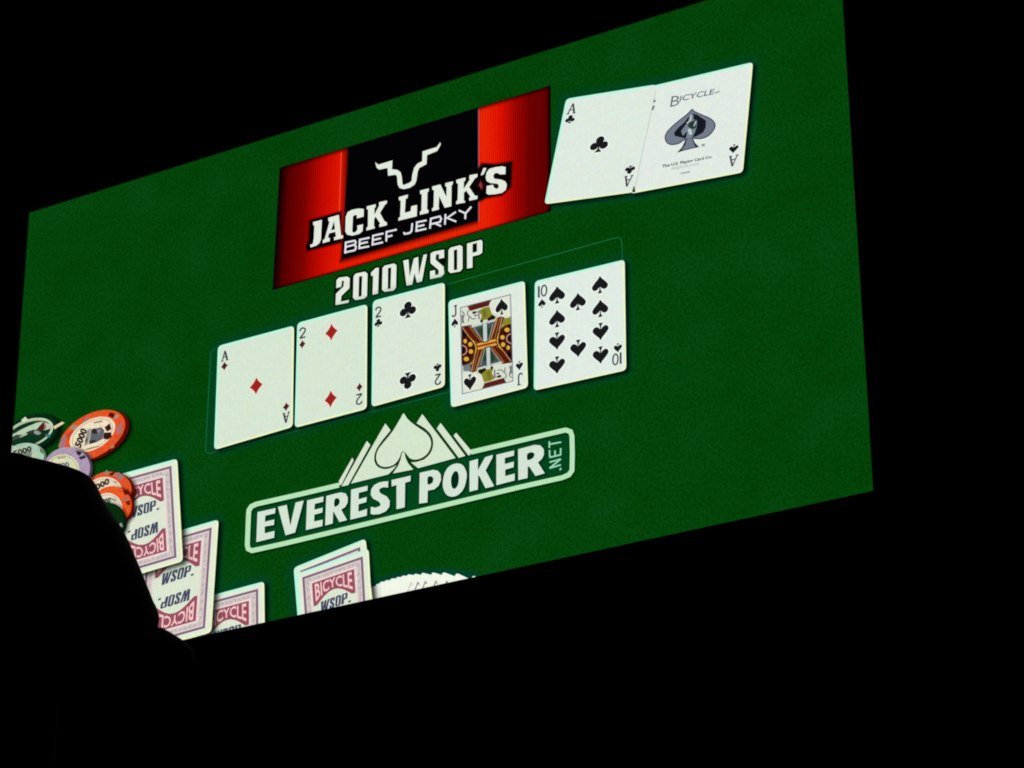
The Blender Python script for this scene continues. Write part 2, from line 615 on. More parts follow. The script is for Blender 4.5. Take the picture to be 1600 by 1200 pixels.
BJ = [(c3, [[(492, 1045), (484, 1172)], [(482, 1053), (590, 1030), (602, 1046), (594, 1072), (490, 1100)], [(585, 1078), (604, 1094), (598, 1128), (582, 1138), (478, 1160)]]),
      (c3, [[(754, 997), (646, 1020), (640, 1114), (750, 1092)], [(645, 1065), (735, 1045)]]),
      (c3, [[(908, 950), (792, 976), (786, 1074), (902, 1048)], [(790, 1025), (880, 1003)]]),
      (c3, [[(1054, 908), (940, 934), (938, 1040)], [(942, 990), (1005, 972)]]),
      (c4, [[(96, 1050), (86, 1138), (66, 1158), (10, 1168), (2, 1148)]]),
      (c4, [[(254, 1018), (146, 1040), (140, 1135), (252, 1110)], [(143, 1088), (230, 1068)]]),
      (c4, [[(290, 1110), (300, 1000), (400, 974), (414, 1000), (402, 1036), (300, 1060)], [(345, 1050), (412, 1082)]]),
      (c4, [[(462, 948), (455, 1066)], [(575, 925), (480, 992), (580, 1032)]]),
      (c4, [[(608, 908), (682, 942), (746, 868)], [(682, 940), (678, 1004)]])]
for g, k in BJ:
    ink = Ink()
    for st in k:
        ink.stroke(g(st), 2.8)
    build('letter', ink, emit((226, 226, 232)), ban, .004 + 10 * .00035)
HORN = (c3([(815, 165), (850, 192), (1005, 145), (1000, 242), (1060, 250), (1095, 275), (1108, 320), (1116, 405), (1130, 418)])
        + c4([(70, 600), (88, 580), (95, 520), (115, 440), (150, 395), (205, 365), (208, 258), (365, 210), (405, 155), (408, 185), (368, 254), (258, 298), (252, 398), (172, 440), (155, 480), (140, 580), (122, 622), (70, 658)])
        + c3([(1130, 462), (1085, 450), (1065, 415), (1056, 320), (1040, 302), (958, 315), (952, 228), (860, 246), (832, 226)]))
build('horn_emblem', Ink().poly(HORN), emit(PALE), ban, ly.next())

# ------------------------------------------------------------------ year lettering
ly = Layer(10)
cE = fr(515, 365, 250 / 1600)
TW = [
    [(65, 465), (90, 440), (172, 428), (198, 445), (194, 545), (115, 622), (108, 680), (190, 662), (185, 690), (55, 715), (60, 600), (135, 530), (140, 470), (120, 472), (112, 530), (62, 545)],
    [(255, 400), (350, 380), (375, 400), (370, 625), (342, 650), (255, 665), (230, 642), (235, 430)],
    [(410, 390), (455, 345), (488, 340), (480, 600), (425, 612), (432, 420), (412, 425)],
    [(545, 320), (640, 298), (665, 315), (660, 540), (635, 570), (545, 582), (520, 560), (525, 345)]]
WS = [
    [(732, 270), (785, 258), (796, 430), (838, 248), (882, 232), (888, 415), (935, 212), (970, 205), (920, 475), (870, 492), (845, 395), (822, 510), (765, 520)],
    [(1005, 200), (1035, 180), (1140, 160), (1142, 240), (1090, 252), (1090, 205), (1060, 210), (1055, 260), (1135, 330), (1142, 400), (1112, 432), (1000, 455), (1000, 375), (1050, 365), (1052, 415), (1085, 408), (1088, 365), (1005, 295)],
    [(1205, 140), (1300, 115), (1325, 130), (1325, 350), (1300, 378), (1205, 395), (1182, 375), (1185, 165)],
    [(1370, 100), (1510, 62), (1525, 80), (1522, 190), (1495, 210), (1425, 228), (1425, 340), (1370, 350)]]
WSH = [[(1238, 165), (1272, 158), (1272, 360), (1238, 368)], [(1425, 105), (1470, 92), (1470, 180), (1425, 192)]]
TWH = [[(290, 430), (322, 422), (315, 625), (285, 632)], [(580, 345), (612, 338), (605, 550), (578, 555)]]
i1 = Ink()
for g in TW + WS:
    i1.poly(offset(cE(g), 2.9))
HOLE = {1: TWH[0], 3: TWH[1], 6: WSH[0], 7: WSH[1]}
yr = build('year_lettering', i1, emit((4, 14, 8)), screen, .004 + 12 * .00035)
yr['label'] = 'white year and initials with black outline below the red banner'
for k, g in enumerate(TW + WS):
    build('letter', Ink().poly(cE(g), None, cE(HOLE[k]) if k in HOLE else None), emit(PALE), yr, .004 + 14 * .00035)

# ------------------------------------------------------------------ thin guide box round the five board cards
ly = Layer(2)
GB = rrect([(329, 546), (970, 369), (979, 541), (320, 710)], 9)
build('guide_box', Ink().stroke(GB, 1.5, closed=True), emit((22, 104, 58)), screen, ly.next())

# ------------------------------------------------------------------ playing cards
FACE = (211, 225, 202)


def rims(ob, Q, rad, lz, right=True):
    """the screen shows a cold upper-left and a warm lower-right rim on every card"""
    p = rrect(Q, rad, 1.5)
    build('card_edge', Ink().stroke(p[20:24] + p[0:9], 3.0), emit((180, 250, 224)), ob, lz.next())
    build('card_edge', Ink().stroke((p[8:21] if right else p[15:21]), 2.6), emit((238, 246, 196)), ob, lz.next())


def card(Q, rad, label, z0, shadow=True, face=FACE, right=True):
    lz = Layer(z0)
    pts = rrect(Q, rad)
    zg, zs = lz.next(), lz.next()
    ob = build('playing_card', Ink().poly(pts), emit(face, .035, .1), screen, lz.next())
    ob['label'] = label
    if shadow:
        shadow_of(pts, ob, zs, zh=zg)
    rims(ob, Q, rad, lz, right)
    tl, tr, br, bl = Q
    sl = ((tr[1] - tl[1]) / (tr[0] - tl[0]) + (br[1] - bl[1]) / (br[0] - bl[0])) / 2
    sh = ((tl[0] - bl[0]) / (bl[1] - tl[1]) + (tr[0] - br[0]) / (br[1] - tr[1])) / 2

    def at(c, w, h, inv=False):
        s = -1 if inv else 1
        return lambda x, y: (c[0] + s * (x * w + y * h * sh), c[1] + s * (x * w * sl - y * h))
    return ob, at, lz


RED, INK = (158, 34, 28), (24, 26, 28)
DIM = (70, 34, 38)


def pip(ob, at, z, kind, c, w, h, inv=False, rgb=INK, name='pip'):
    halo = Ink()
    suit(halo, kind, at(c, w * 1.2, h * 1.18, inv))
    build('pip_halo', halo, emit((236, 244, 236) if kind != 'd' else (244, 218, 206)), ob, z - .0002)
    build(name, suit(Ink(), kind, at(c, w, h, inv)), emit(rgb, .02, .2), ob, z)


def index(ob, at, z, txt, c, w, h, inv=False, rgb=(58, 56, 68), sw=2.3):
    ink = Ink()
    if txt == '10':
        s = -1 if inv else 1
        f0, f1 = at((c[0] - s * w * .32, c[1] + s * w * .08), w * .5, h, inv), at((c[0] + s * w * .22, c[1] - s * w * .05), w * .75, h, inv)
        glyph(ink, '1', f0, sw * 1.3)
        glyph(ink, '0', f1, sw)
    else:
        glyph(ink, txt, at(c, w, h, inv), sw)
    build('corner_index', ink, emit(rgb, .02, .2), ob, z)


CARDS = [
    ([(340, 540.5), (459, 508.5), (457, 667), (334, 703)], 'ace of diamonds shown on the screen', 'A', 'd'),
    ([(464, 504.5), (573.5, 475), (572.5, 639), (460, 668.5)], 'two of diamonds shown on the screen', '2', 'd'),
    ([(582, 470), (694.5, 441), (694.5, 604), (580, 636)], 'two of clubs shown on the screen', '2', 'c'),
    ([(700, 470), (819.5, 438.5), (824.5, 605.5), (704, 637)], 'jack of spades shown on the screen', 'J', 's'),
    ([(835, 439.5), (975.5, 405.5), (978, 578.5), (833.5, 610.5)], 'ten of spades shown on the screen', '10', 's'),
]
made = [card(Q, 7, lb, 20, face=fc) for (Q, lb, a_, k_), fc in zip(CARDS, ((214, 230, 210), (214, 230, 210), (218, 231, 214), (222, 233, 221), (224, 235, 226)))]
zz = .004 + 36 * .00035
# ace of diamonds
ob, at, lz = made[0]
pip(ob, at, zz, 'd', (400, 603), 25, 26.5, rgb=RED)
index(ob, at, zz, 'A', (351, 556), 11, 15.5)
pip(ob, at, zz, 'd', (350.3, 572), 13.5, 14, rgb=DIM, name='corner_pip')
pip(ob, at, zz, 'd', (446.8, 635.5), 13.5, 14, rgb=DIM, name='corner_pip')
index(ob, at, zz, 'A', (446.8, 652.5), 11, 16, True)
# two of diamonds
ob, at, lz = made[1]
pip(ob, at, zz, 'd', (517.5, 519), 24, 26.5, rgb=RED)
pip(ob, at, zz, 'd', (516.3, 623.5), 24, 26.5, rgb=RED)
index(ob, at, zz, '2', (472.5, 520.5), 11.5, 16)
pip(ob, at, zz, 'd', (472, 538), 12.5, 14, rgb=DIM, name='corner_pip')
pip(ob, at, zz, 'd', (561.3, 605), 12.5, 14, rgb=DIM, name='corner_pip')
index(ob, at, zz, '2', (560.8, 623.5), 11.5, 16.5, True)
# two of clubs
ob, at, lz = made[2]
pip(ob, at, zz, 'c', (637, 484), 25.5, 25.5)
pip(ob, at, zz, 'c', (636.8, 595), 25.5, 25.5, True)
index(ob, at, zz, '2', (590.8, 488), 11, 16)
pip(ob, at, zz, 'c', (590.8, 504.5), 12.5, 12.5, name='corner_pip')
pip(ob, at, zz, 'c', (683.3, 574.3), 12.5, 12.5, True, name='corner_pip')
index(ob, at, zz, '2', (683.8, 592.5), 11, 16.5, True)
# ten of spades
ob, at, lz = made[4]
for x, y, iv in ((870, 461, 0), (937, 445, 0), (902.5, 471.5, 0), (870, 498, 0), (937.5, 482, 0), (870, 533, 1), (938, 518, 1), (903, 544.5, 1), (870, 570.5, 1), (938, 555, 1)):
    pip(ob, at, zz, 's', (x, y), 27, 27, bool(iv))
index(ob, at, zz, '10', (846.3, 455), 15, 18)
pip(ob, at, zz, 's', (846.3, 474), 12.5, 14, name='corner_pip')
pip(ob, at, zz, 's', (965, 543.7), 14, 14.5, True, name='corner_pip')
index(ob, at, zz, '10', (964.5, 561), 15, 18, True)
# jack of spades
ob, at, lz = made[3]
cJ = fr(695, 435, 135 / 790)
CJ = (382.0, 605.0)


def both(pts):
    return [pts, [(2 * CJ[0] - x, 2 * CJ[1] - y) for x, y in pts]]


def jp(rgb, polys, strokes=(), w=1.2, name='court_figure', extra=()):
    global zj
    pieces = []
    for p in polys:
        for g in both(p):
            pieces.append(Ink().poly(cJ(g)))
    for p in strokes:
        for g in both(p):
            pieces.append(Ink().stroke(cJ(smooth(g, 3, False)), w))
    for p in extra:
        pieces.append(Ink().poly(cJ(p)))
    zj += .0003
    for q_ in pieces:
        build(name, q_, emit(rgb, .02, .25), ob, zj)


zj = zz
MAR, OLI, YEL = (92, 30, 18), (138, 134, 38), (220, 170, 66)
jp((214, 222, 204), [], extra=[[(142, 270), (600, 150), (622, 940), (160, 1058)]], name='court_panel')
jp((60, 44, 22), [[(150, 440), (240, 425), (345, 560), (345, 640), (290, 800), (235, 860), (160, 800)]])
jp((74, 84, 88), [[(238, 440), (478, 378), (440, 560), (345, 590)]])
jp((38, 66, 40), [[(385, 470), (420, 440), (405, 560), (388, 575)], [(300, 470), (345, 440), (345, 560)]])
jp((190, 204, 200), [[(345, 410), (382, 400), (388, 590), (350, 600)], [(246, 436), (462, 374), (462, 392), (250, 452)]])
jp((150, 158, 140), [], [[(262, 450), (335, 565)], [(440, 415), (400, 560)]], 1.2)
jp(MAR, [[(205, 258), (430, 193), (406, 250), (320, 274), (226, 300)]])
jp(OLI, [[(304, 300), (345, 272), (405, 258), (435, 332), (464, 350), (385, 376), (322, 390), (335, 340)],], extra=[[(535, 372), (602, 350), (602, 440), (555, 430), (515, 455)]])
jp((112, 112, 40), [[(345, 290), (372, 282), (385, 350), (352, 362)]])
jp((64, 66, 78), [], [[(152, 300), (176, 328), (166, 368), (174, 410)], [(214, 292), (204, 328), (220, 352), (212, 396)], [(228, 345), (246, 372), (285, 366)], [(410, 240), (432, 280), (428, 318)]], 1.3)
jp((52, 34, 44), [[(252, 304), (290, 300), (294, 312), (262, 330), (250, 322)], [(268, 336), (296, 330), (290, 344), (270, 348)]])
jp((120, 118, 128), [[(150, 340), (166, 330), (168, 400), (152, 420)], [(300, 300), (314, 290), (318, 370), (304, 378)]])
jp((30, 26, 16), [[(322, 384), (345, 376), (350, 400), (326, 408)], [(386, 372), (430, 335), (462, 350), (460, 372), (392, 392)]])
jp(MAR, [[(158, 448), (232, 425), (342, 570), (300, 602), (270, 590)], [(470, 362), (524, 344), (488, 520), (466, 575), (408, 570)]])
jp((206, 150, 130), [], [[(160, 450), (225, 540), (275, 590)], [(230, 430), (290, 505), (345, 572)], [(524, 345), (500, 460), (472, 560)], [(474, 365), (440, 480), (410, 565)]], 1.3)
jp((58, 18, 10), [], [[(195, 445), (300, 575)], [(498, 360), (440, 560)]], 1.0)
jp((66, 20, 8), [[(152, 530), (230, 540), (275, 600), (280, 670), (250, 735), (190, 790), (156, 790)]])
jp(YEL, [ellipse((186, 575), 16, 20), ellipse((232, 604), 19, 21), ellipse((238, 670), 20, 20), ellipse((196, 738), 24, 20)], [[(232, 545), (272, 600), (284, 650), (262, 742), (230, 790)]], 1.5)
jp((140, 44, 14), [[(285, 598), (470, 552), (472, 606), (290, 650)]])
jp(YEL, [], [[(288, 606), (345, 590)], [(400, 577), (462, 560)], [(292, 640), (380, 620), (468, 598)]], 1.7)
jp((206, 150, 130), [], [[(158, 612), (190, 630), (200, 660), (186, 690), (162, 702)]], 1.5)
jp((26, 8, 12), [[(156, 622), (176, 630), (186, 655), (178, 682), (158, 690)], [(152, 455), (205, 520), (180, 545), (153, 525)]])
jp((112, 124, 130), [], extra=[[(166, 800), (230, 780), (236, 850), (168, 850)]])
jp((196, 138, 50), [], [[(168, 462), (232, 548), (290, 588)], [(222, 442), (284, 522), (330, 575)], [(505, 358), (478, 460), (455, 560)], [(484, 366), (450, 478), (420, 562)]], .7)
jp((24, 18, 14), [], [[(248, 452), (345, 582)], [(462, 386), (412, 560)], [(344, 412), (350, 590)], [(386, 402), (390, 580)], [(262, 560), (292, 620), (284, 690), (246, 770)]], .9)
jp((30, 12, 8), [[(205, 560), (222, 570), (214, 590), (200, 584)], [(252, 628), (268, 640), (256, 652), (244, 642)], [(212, 700), (232, 700), (224, 720), (206, 716)], [(160, 760), (180, 770), (172, 790), (158, 788)]])
ink = Ink()
fp = cJ([(142, 270), (600, 150), (622, 940), (160, 1058)])
ink.stroke(fp, 1.3, closed=True)
build('court_frame', ink, emit((104, 112, 134)), ob, zj + .0003)
for g in both([(405, 240), (425, 200), (594, 158), (600, 345), (520, 345), (425, 322)]):
    build('court_panel', Ink().poly(cJ(g)), emit((222, 228, 208)), ob, zj + .0006)
pip(ob, at, zj + .0012, 's', (783.6, 479.5), 21, 25)
pip(ob, at, zj + .0012, 's', (734.3, 597.5), 21, 25, True)
index(ob, at, zz, 'J', (709.7, 486), 11, 17)
pip(ob, at, zz, 's', (710.2, 504.5), 11.5, 14, name='corner_pip')
pip(ob, at, zz, 's', (811.2, 571.5), 12, 14.5, True, name='corner_pip')
index(ob, at, zz, 'J', (812, 592.5), 11, 18, True)

# the two aces above: the club lies over the spade's left edge
cA, cS = fr(820, 60, .25), fr(1030, 130, .125)
SQ = [(1018, 134.5), (1176, 97), (1160, 269.5), (984, 303)]
CQ = [(884, 154.5), (1025.5, 132), (990, 300.5), (850, 319.5)]
ob, at, lz = card(SQ, 7, 'ace of spades shown on the screen', 10, face=(225, 234, 226))
za = .004 + 17 * .00035
SPB = smooth(cS([(405, 322), (440, 350), (540, 395), (640, 440), (695, 500), (690, 570), (630, 650), (540, 695), (450, 700), (400, 690), (310, 715), (240, 760), (150, 775), (90, 750), (62, 690), (80, 620), (150, 540), (250, 455), (340, 385)]), 3)
build('ace_emblem', Ink().poly(SPB).poly(cS([(330, 690), (415, 680), (440, 745), (495, 800), (420, 815), (300, 845), (215, 870), (280, 800)])), emit((44, 48, 60)), ob, za)
build('emblem_field', Ink().poly(offset(SPB, -1.6)).poly(cS([(340, 700), (405, 692), (428, 765), (450, 798), (300, 832), (270, 838), (320, 775)])), emit((116, 124, 140)), ob, za + .0003)
build('emblem_ornament', Ink().poly(cS([(400, 375), (470, 395), (580, 470), (575, 560), (540, 620), (450, 670), (310, 690), (190, 660), (180, 620), (230, 560), (310, 490), (360, 420)])), emit((24, 26, 34)), ob, za + .0006)
build('emblem_ornament', Ink().poly(cS([(395, 370), (425, 400), (420, 450), (470, 470), (460, 560), (440, 620), (400, 690), (330, 695), (345, 600), (290, 660), (268, 600), (310, 540), (360, 480), (370, 410)])), emit((120, 130, 142)), ob, za + .0009)
build('emblem_ornament', Ink().poly(cS([(365, 490), (450, 460), (455, 560), (400, 580), (352, 540)])), emit((40, 60, 58)), ob, za + .0012)
build('emblem_ornament', Ink().poly(cS([(350, 575), (395, 570), (405, 640), (370, 650)])).stroke(cS([(395, 400), (385, 470), (340, 500)]), 2).stroke(cS([(450, 480), (430, 540)]), 1.5), emit((192, 206, 204)), ob, za + .0015)


def text_mesh(txt, bold=0.0):
    c = bpy.data.curves.new('t', 'FONT')
    c.body = txt
    c.offset = bold
    c.resolution_u = 2
    o = bpy.data.objects.new('t', c)
    COL.objects.link(o)
    dg = bpy.context.evaluated_depsgraph_get()
    m_ = o.evaluated_get(dg).to_mesh()
    polys = [[(m_.vertices[i].co.x, m_.vertices[i].co.y) for i in p.vertices] for p in m_.polygons]
    o.evaluated_get(dg).to_mesh_clear()
    bpy.data.objects.remove(o)
    bpy.data.curves.remove(c)
    xs = [x for p in polys for x, y in p]
    ys = [y for p in polys for x, y in p]
    x0, x1, y0, y1 = min(xs), max(xs), min(ys), max(ys)
    return [[((x - x0) / (x1 - x0), (y - y0) / (y1 - y0)) for x, y in p] for p in polys]


def text(ink, txt, Q, bold=0.0, fn=None):
    f = fn or quad(Q)
    for p in text_mesh(txt, bold):
        ink.poly(mapped(p, f))
    return ink


GR = (112, 116, 128)
ink = Ink()
text(ink, 'B', cS([(150, 165), (265, 150), (240, 275), (130, 300)]), .0)
text(ink, 'ICYCLE', cS([(262, 158), (690, 68), (675, 140), (245, 232)]), .02)
ink.stroke(cS([(690, 128), (750, 100)]), 1.6)
build('maker_lettering', ink, emit(GR), ob, za)
ink = Ink()
text(ink, 'The U.S. Playing Card Co.', cS([(30, 1020), (660, 900), (660, 945), (30, 1070)]), .04)
build('maker_lettering', ink, emit((84, 92, 98)), ob, za)
ink = Ink()
text(ink, 'MADE IN U.S.A.', cS([(150, 1055), (505, 985), (505, 1020), (150, 1090)]), .0)
ink.stroke(cS([(265, 1130), (380, 1108)]), 2.0)
ink.stroke(cS([(525, 780), (565, 770)]), 4.0)
build('maker_lettering', ink, emit((150, 158, 156)), ob, za)
pip(ob, at, za, 's', cA([(1303, 690)])[0], 16, 14, True, name='corner_pip')
index(ob, at, za, 'A', cA([(1299, 766)])[0], 15, 17, True, sw=2.2)
ink = Ink()
ink.poly(cA([(796, 425), (812, 420), (800, 450), (790, 452)])).poly(cA([(804, 388), (816, 384), (814, 398), (802, 402)]))
clubo, atc, lz = card(CQ, 7, 'ace of clubs shown on the screen', 26, shadow=False, face=(222, 234, 223), right=False)
zc = .004 + 36 * .00035
build('corner_index', ink, emit((80, 84, 90)), clubo, zc)
pip(clubo, atc, zc, 'c', (936, 225.5), 28, 25)
index(clubo, atc, zc, 'A', cA([(293, 440)])[0], 14, 16, sw=2.2)
pip(clubo, atc, zc, 'c', cA([(281, 506)])[0], 15, 13, name='corner_pip')
pip(clubo, atc, zc, 'c', cA([(655, 822)])[0], 16, 13, True, name='corner_pip')
index(clubo, atc, zc, 'A', cA([(643, 893)])[0], 14, 17, True, sw=2.2)
build('seam', Ink().stroke([(1024.5, 141), (992, 292)], 1.1), emit((190, 200, 184)), clubo, zc)
build('seam', Ink().poly(cA([(668, 962), (690, 962), (684, 925), (678, 925)])), emit((34, 60, 34)), clubo, zc)

pc = rrect(CQ, 7)
shadow_of(pc, clubo, .004 + .7 * .00035, zh=.004 + .3 * .00035)

# ------------------------------------------------------------------ mountain logo
ly = Layer(10)
F1, F2, F3, F4 = fr(380, 740, .125), fr(560, 690, .125), fr(720, 660, .125), fr(530, 640, .1375)
path = (F1([(1192, 143), (700, 258), (160, 380), (100, 408), (68, 455), (62, 520), (47, 890), (58, 940), (105, 962), (500, 875)])
        + F3([(700, 816), (1265, 690), (1345, 655), (1385, 600), (1390, 400), (1385, 170), (1365, 115), (1305, 95), (1100, 142), (118, 372)]))
i1, i2, i3 = Ink(), Ink(), Ink()
i1.stroke(path, 7.6)
MT = [F4([(145, 545), (160, 575), (22, 850), (-10, 862), (-6, 808)]),
      F4([(310, 355), (350, 400), (98, 858), (22, 872)]),
      F4([(520, 155), (580, 235)] + smooth([(500, 330), (430, 430), (398, 510), (398, 590), (430, 645), (490, 672), (560, 670), (650, 632)], 3, False) + [(600, 690), (555, 735), (130, 840)]),
      F4(smooth([(728, 40), (760, 90), (815, 145), (900, 208), (980, 262), (1028, 325), (1040, 390), (1023, 460), (983, 515), (920, 555), (850, 568), (800, 552), (768, 515), (740, 480), (705, 480), (688, 530), (655, 588), (608, 630), (540, 650), (480, 645), (434, 612), (416, 550), (424, 490), (454, 430), (524, 345), (604, 245), (662, 150), (700, 85)], 2)),
      F4([(712, 485), (738, 485), (748, 540), (775, 605), (838, 680), (605, 725), (665, 640), (695, 560)]),
      F4([(940, 50), (1318, 550), (892, 665), (812, 600), (880, 594)] + smooth([(960, 567), (1020, 512), (1056, 440), (1062, 350), (1030, 272), (960, 206), (875, 155)], 3, False)),
      F4([(1148, 150), (1430, 525), (1355, 548), (1105, 215)]),
      F4([(1325, 262), (1500, 470), (1480, 518), (1462, 518), (1295, 295)])]
for g in MT:
    i2.poly(g)
    i1.poly(g) if False else None
EV = [
    F1([(175, 480), (400, 430), (395, 495), (272, 525), (268, 600), (385, 572), (380, 640), (265, 660), (265, 745), (388, 715), (382, 800), (160, 855)]),
    F1([(430, 415), (540, 390), (585, 650), (650, 362), (752, 335), (645, 735), (525, 770)]),
    F1([(795, 335), (1000, 285), (995, 350), (890, 378), (885, 450), (990, 425), (985, 485), (885, 512), (882, 598), (990, 575), (985, 655), (780, 705)]),
    F1([(1035, 280), (1150, 248), (1220, 234), (1278, 248), (1304, 300), (1300, 365), (1272, 415), (1220, 450), (1295, 580), (1200, 605), (1130, 480), (1120, 478), (1115, 622), (1020, 648)]),
    F1([(1345, 200), (1552, 150), (1548, 212), (1440, 240), (1438, 320), (1540, 292), (1535, 355), (1438, 382), (1435, 475), (1545, 440), (1540, 525), (1335, 575)]),
    F2([(370, 495), (365, 575), (310, 568), (262, 588), (255, 620), (282, 652), (350, 684), (388, 740), (384, 810), (340, 870), (260, 905), (180, 912), (148, 900), (150, 815), (210, 825), (265, 805), (275, 780), (250, 748), (180, 712), (150, 665), (155, 600), (190, 545), (250, 512), (310, 498)]),
    F2([(410, 480), (650, 425), (645, 495), (580, 512), (575, 820), (472, 845), (472, 540), (412, 560)]),
    F2([(762, 390), (930, 352), (990, 364), (1025, 410), (1028, 480), (1000, 548), (945, 596), (862, 612), (858, 760), (755, 775)]),
    F2(smooth([(1052, 500), (1075, 390), (1130, 310), (1220, 272), (1300, 295), (1345, 380), (1345, 470), (1315, 580), (1250, 660), (1170, 688), (1100, 665), (1058, 590)], 3)),
    F3([(105, 485), (210, 455), (208, 600), (300, 435), (395, 405), (392, 440), (305, 600), (410, 790), (400, 800), (305, 822), (222, 660), (212, 670), (208, 840), (105, 865)]),
    F3([(440, 405), (662, 350), (660, 415), (545, 445), (545, 520), (660, 490), (655, 560), (550, 590), (550, 670), (670, 640), (668, 725), (440, 785)]),
    F3([(712, 335), (920, 280), (990, 287), (1033, 335), (1035, 400), (1010, 455), (960, 500), (1045, 635), (930, 670), (850, 550), (832, 555), (830, 695), (715, 720)])]
EVH = [F1(smooth([(1138, 322), (1180, 306), (1202, 335), (1196, 375), (1175, 400), (1135, 412)], 2)),
       F2(smooth([(862, 445), (905, 432), (932, 458), (926, 502), (905, 525), (862, 535)], 2)),
       F2(smooth([(1152, 490), (1165, 420), (1200, 370), (1232, 375), (1250, 420), (1250, 490), (1232, 560), (1195, 590), (1165, 570)], 2)),
       F3(smooth([(825, 395), (880, 372), (916, 392), (908, 430), (880, 457), (828, 470)], 2))]
lg = build('sponsor_logo', i1, emit((182, 228, 182), .08), screen, .004 + 16 * .00035)
lg['label'] = 'pale sponsor logo with spade and mountain peaks above framed lettering'
sh_ = Ink()
feather(sh_, F1([(100, 420), (1190, 150), (1600, 60)]) + F3([(110, 400), (1350, 110), (1370, 640)]) + F1([(70, 950)]), -2, 3)
build('frame_field', sh_, fade((0, 72, 40), .45), lg, .004 + 11 * .00035)
sh_ = Ink()
for g in EV:
    feather(sh_, [(x + 2.0, y + 1.6) for x, y in g], 0, 2.5)
build('letter_shadow', sh_, fade((0, 26, 20), .75), lg, .004 + 13 * .00035)
sh_ = Ink()
sh_.stroke([(x + 1.6, y + 2.2) for x, y in path], 9.5)
build('frame_shadow', sh_, fade((0, 30, 12), .7), lg, .004 + 14 * .00035)
sh_ = Ink()
for g in MT:
    feather(sh_, [(x + 1.2, y + .8) for x, y in g], .5, 2.6)
build('peak_shadow', sh_, fade((0, 34, 16), .8), lg, .004 + 15 * .00035)
for k, g in enumerate(MT):
    build('spade_emblem' if k == 3 else ('spade_stem' if k == 4 else 'mountain_peak'), Ink().poly(g), emit(LOGO, .06), lg, .004 + 18 * .00035)
EH = {3: 0, 7: 1, 8: 2, 11: 3}
for k, g in enumerate(EV):
    build('letter', Ink().poly(g, None, EVH[EH[k]] if k in EH else None), emit((212, 228, 212), .06), lg, .004 + 19 * .00035)
for sts in ([[(1102, 235), (1102, 318)], [(1102, 274), (1250, 246)]], [[(1104, 438), (1246, 404)], [(1108, 436), (1105, 345)], [(1175, 420), (1172, 350)], [(1242, 410), (1244, 322)]],
           [[(1104, 572), (1246, 530)], [(1104, 498), (1246, 458)], [(1104, 572), (1246, 458)]], [[(1234, 598), (1248, 570)]]):
    ink = Ink()
    for st in sts:
        ink.stroke(F3(st), 2.5)
    build('letter', ink, emit((150, 214, 178)), lg, .004 + 19 * .00035)

# ------------------------------------------------------------------ card backs along the lower edge
BACK_RED, PINK, MAUVE, CREAM = (152, 78, 96), (244, 200, 196), (128, 100, 122), (226, 234, 214)
WSN = []                           # the initials in a unit box, from the traced letters
_all = [cE(g) for g in WS]


def unit_ws(p):
    t = (p[0] - cE([(732, 0)])[0][0]) / ((1525 - 732) * 250 / 1600)
    top = cE([(0, 262 - (262 - 62) * t)])[0][1]
    bot = cE([(0, 522 - (522 - 342) * t)])[0][1]
    return (t, 1 - (p[1] - top) / (bot - top))


WSN = [[unit_ws(p) for p in g] for g in _all]
WSNH = [[unit_ws(p) for p in cE(g)] for g in WSH]
ICY = text_mesh('BICYCLE', .02)


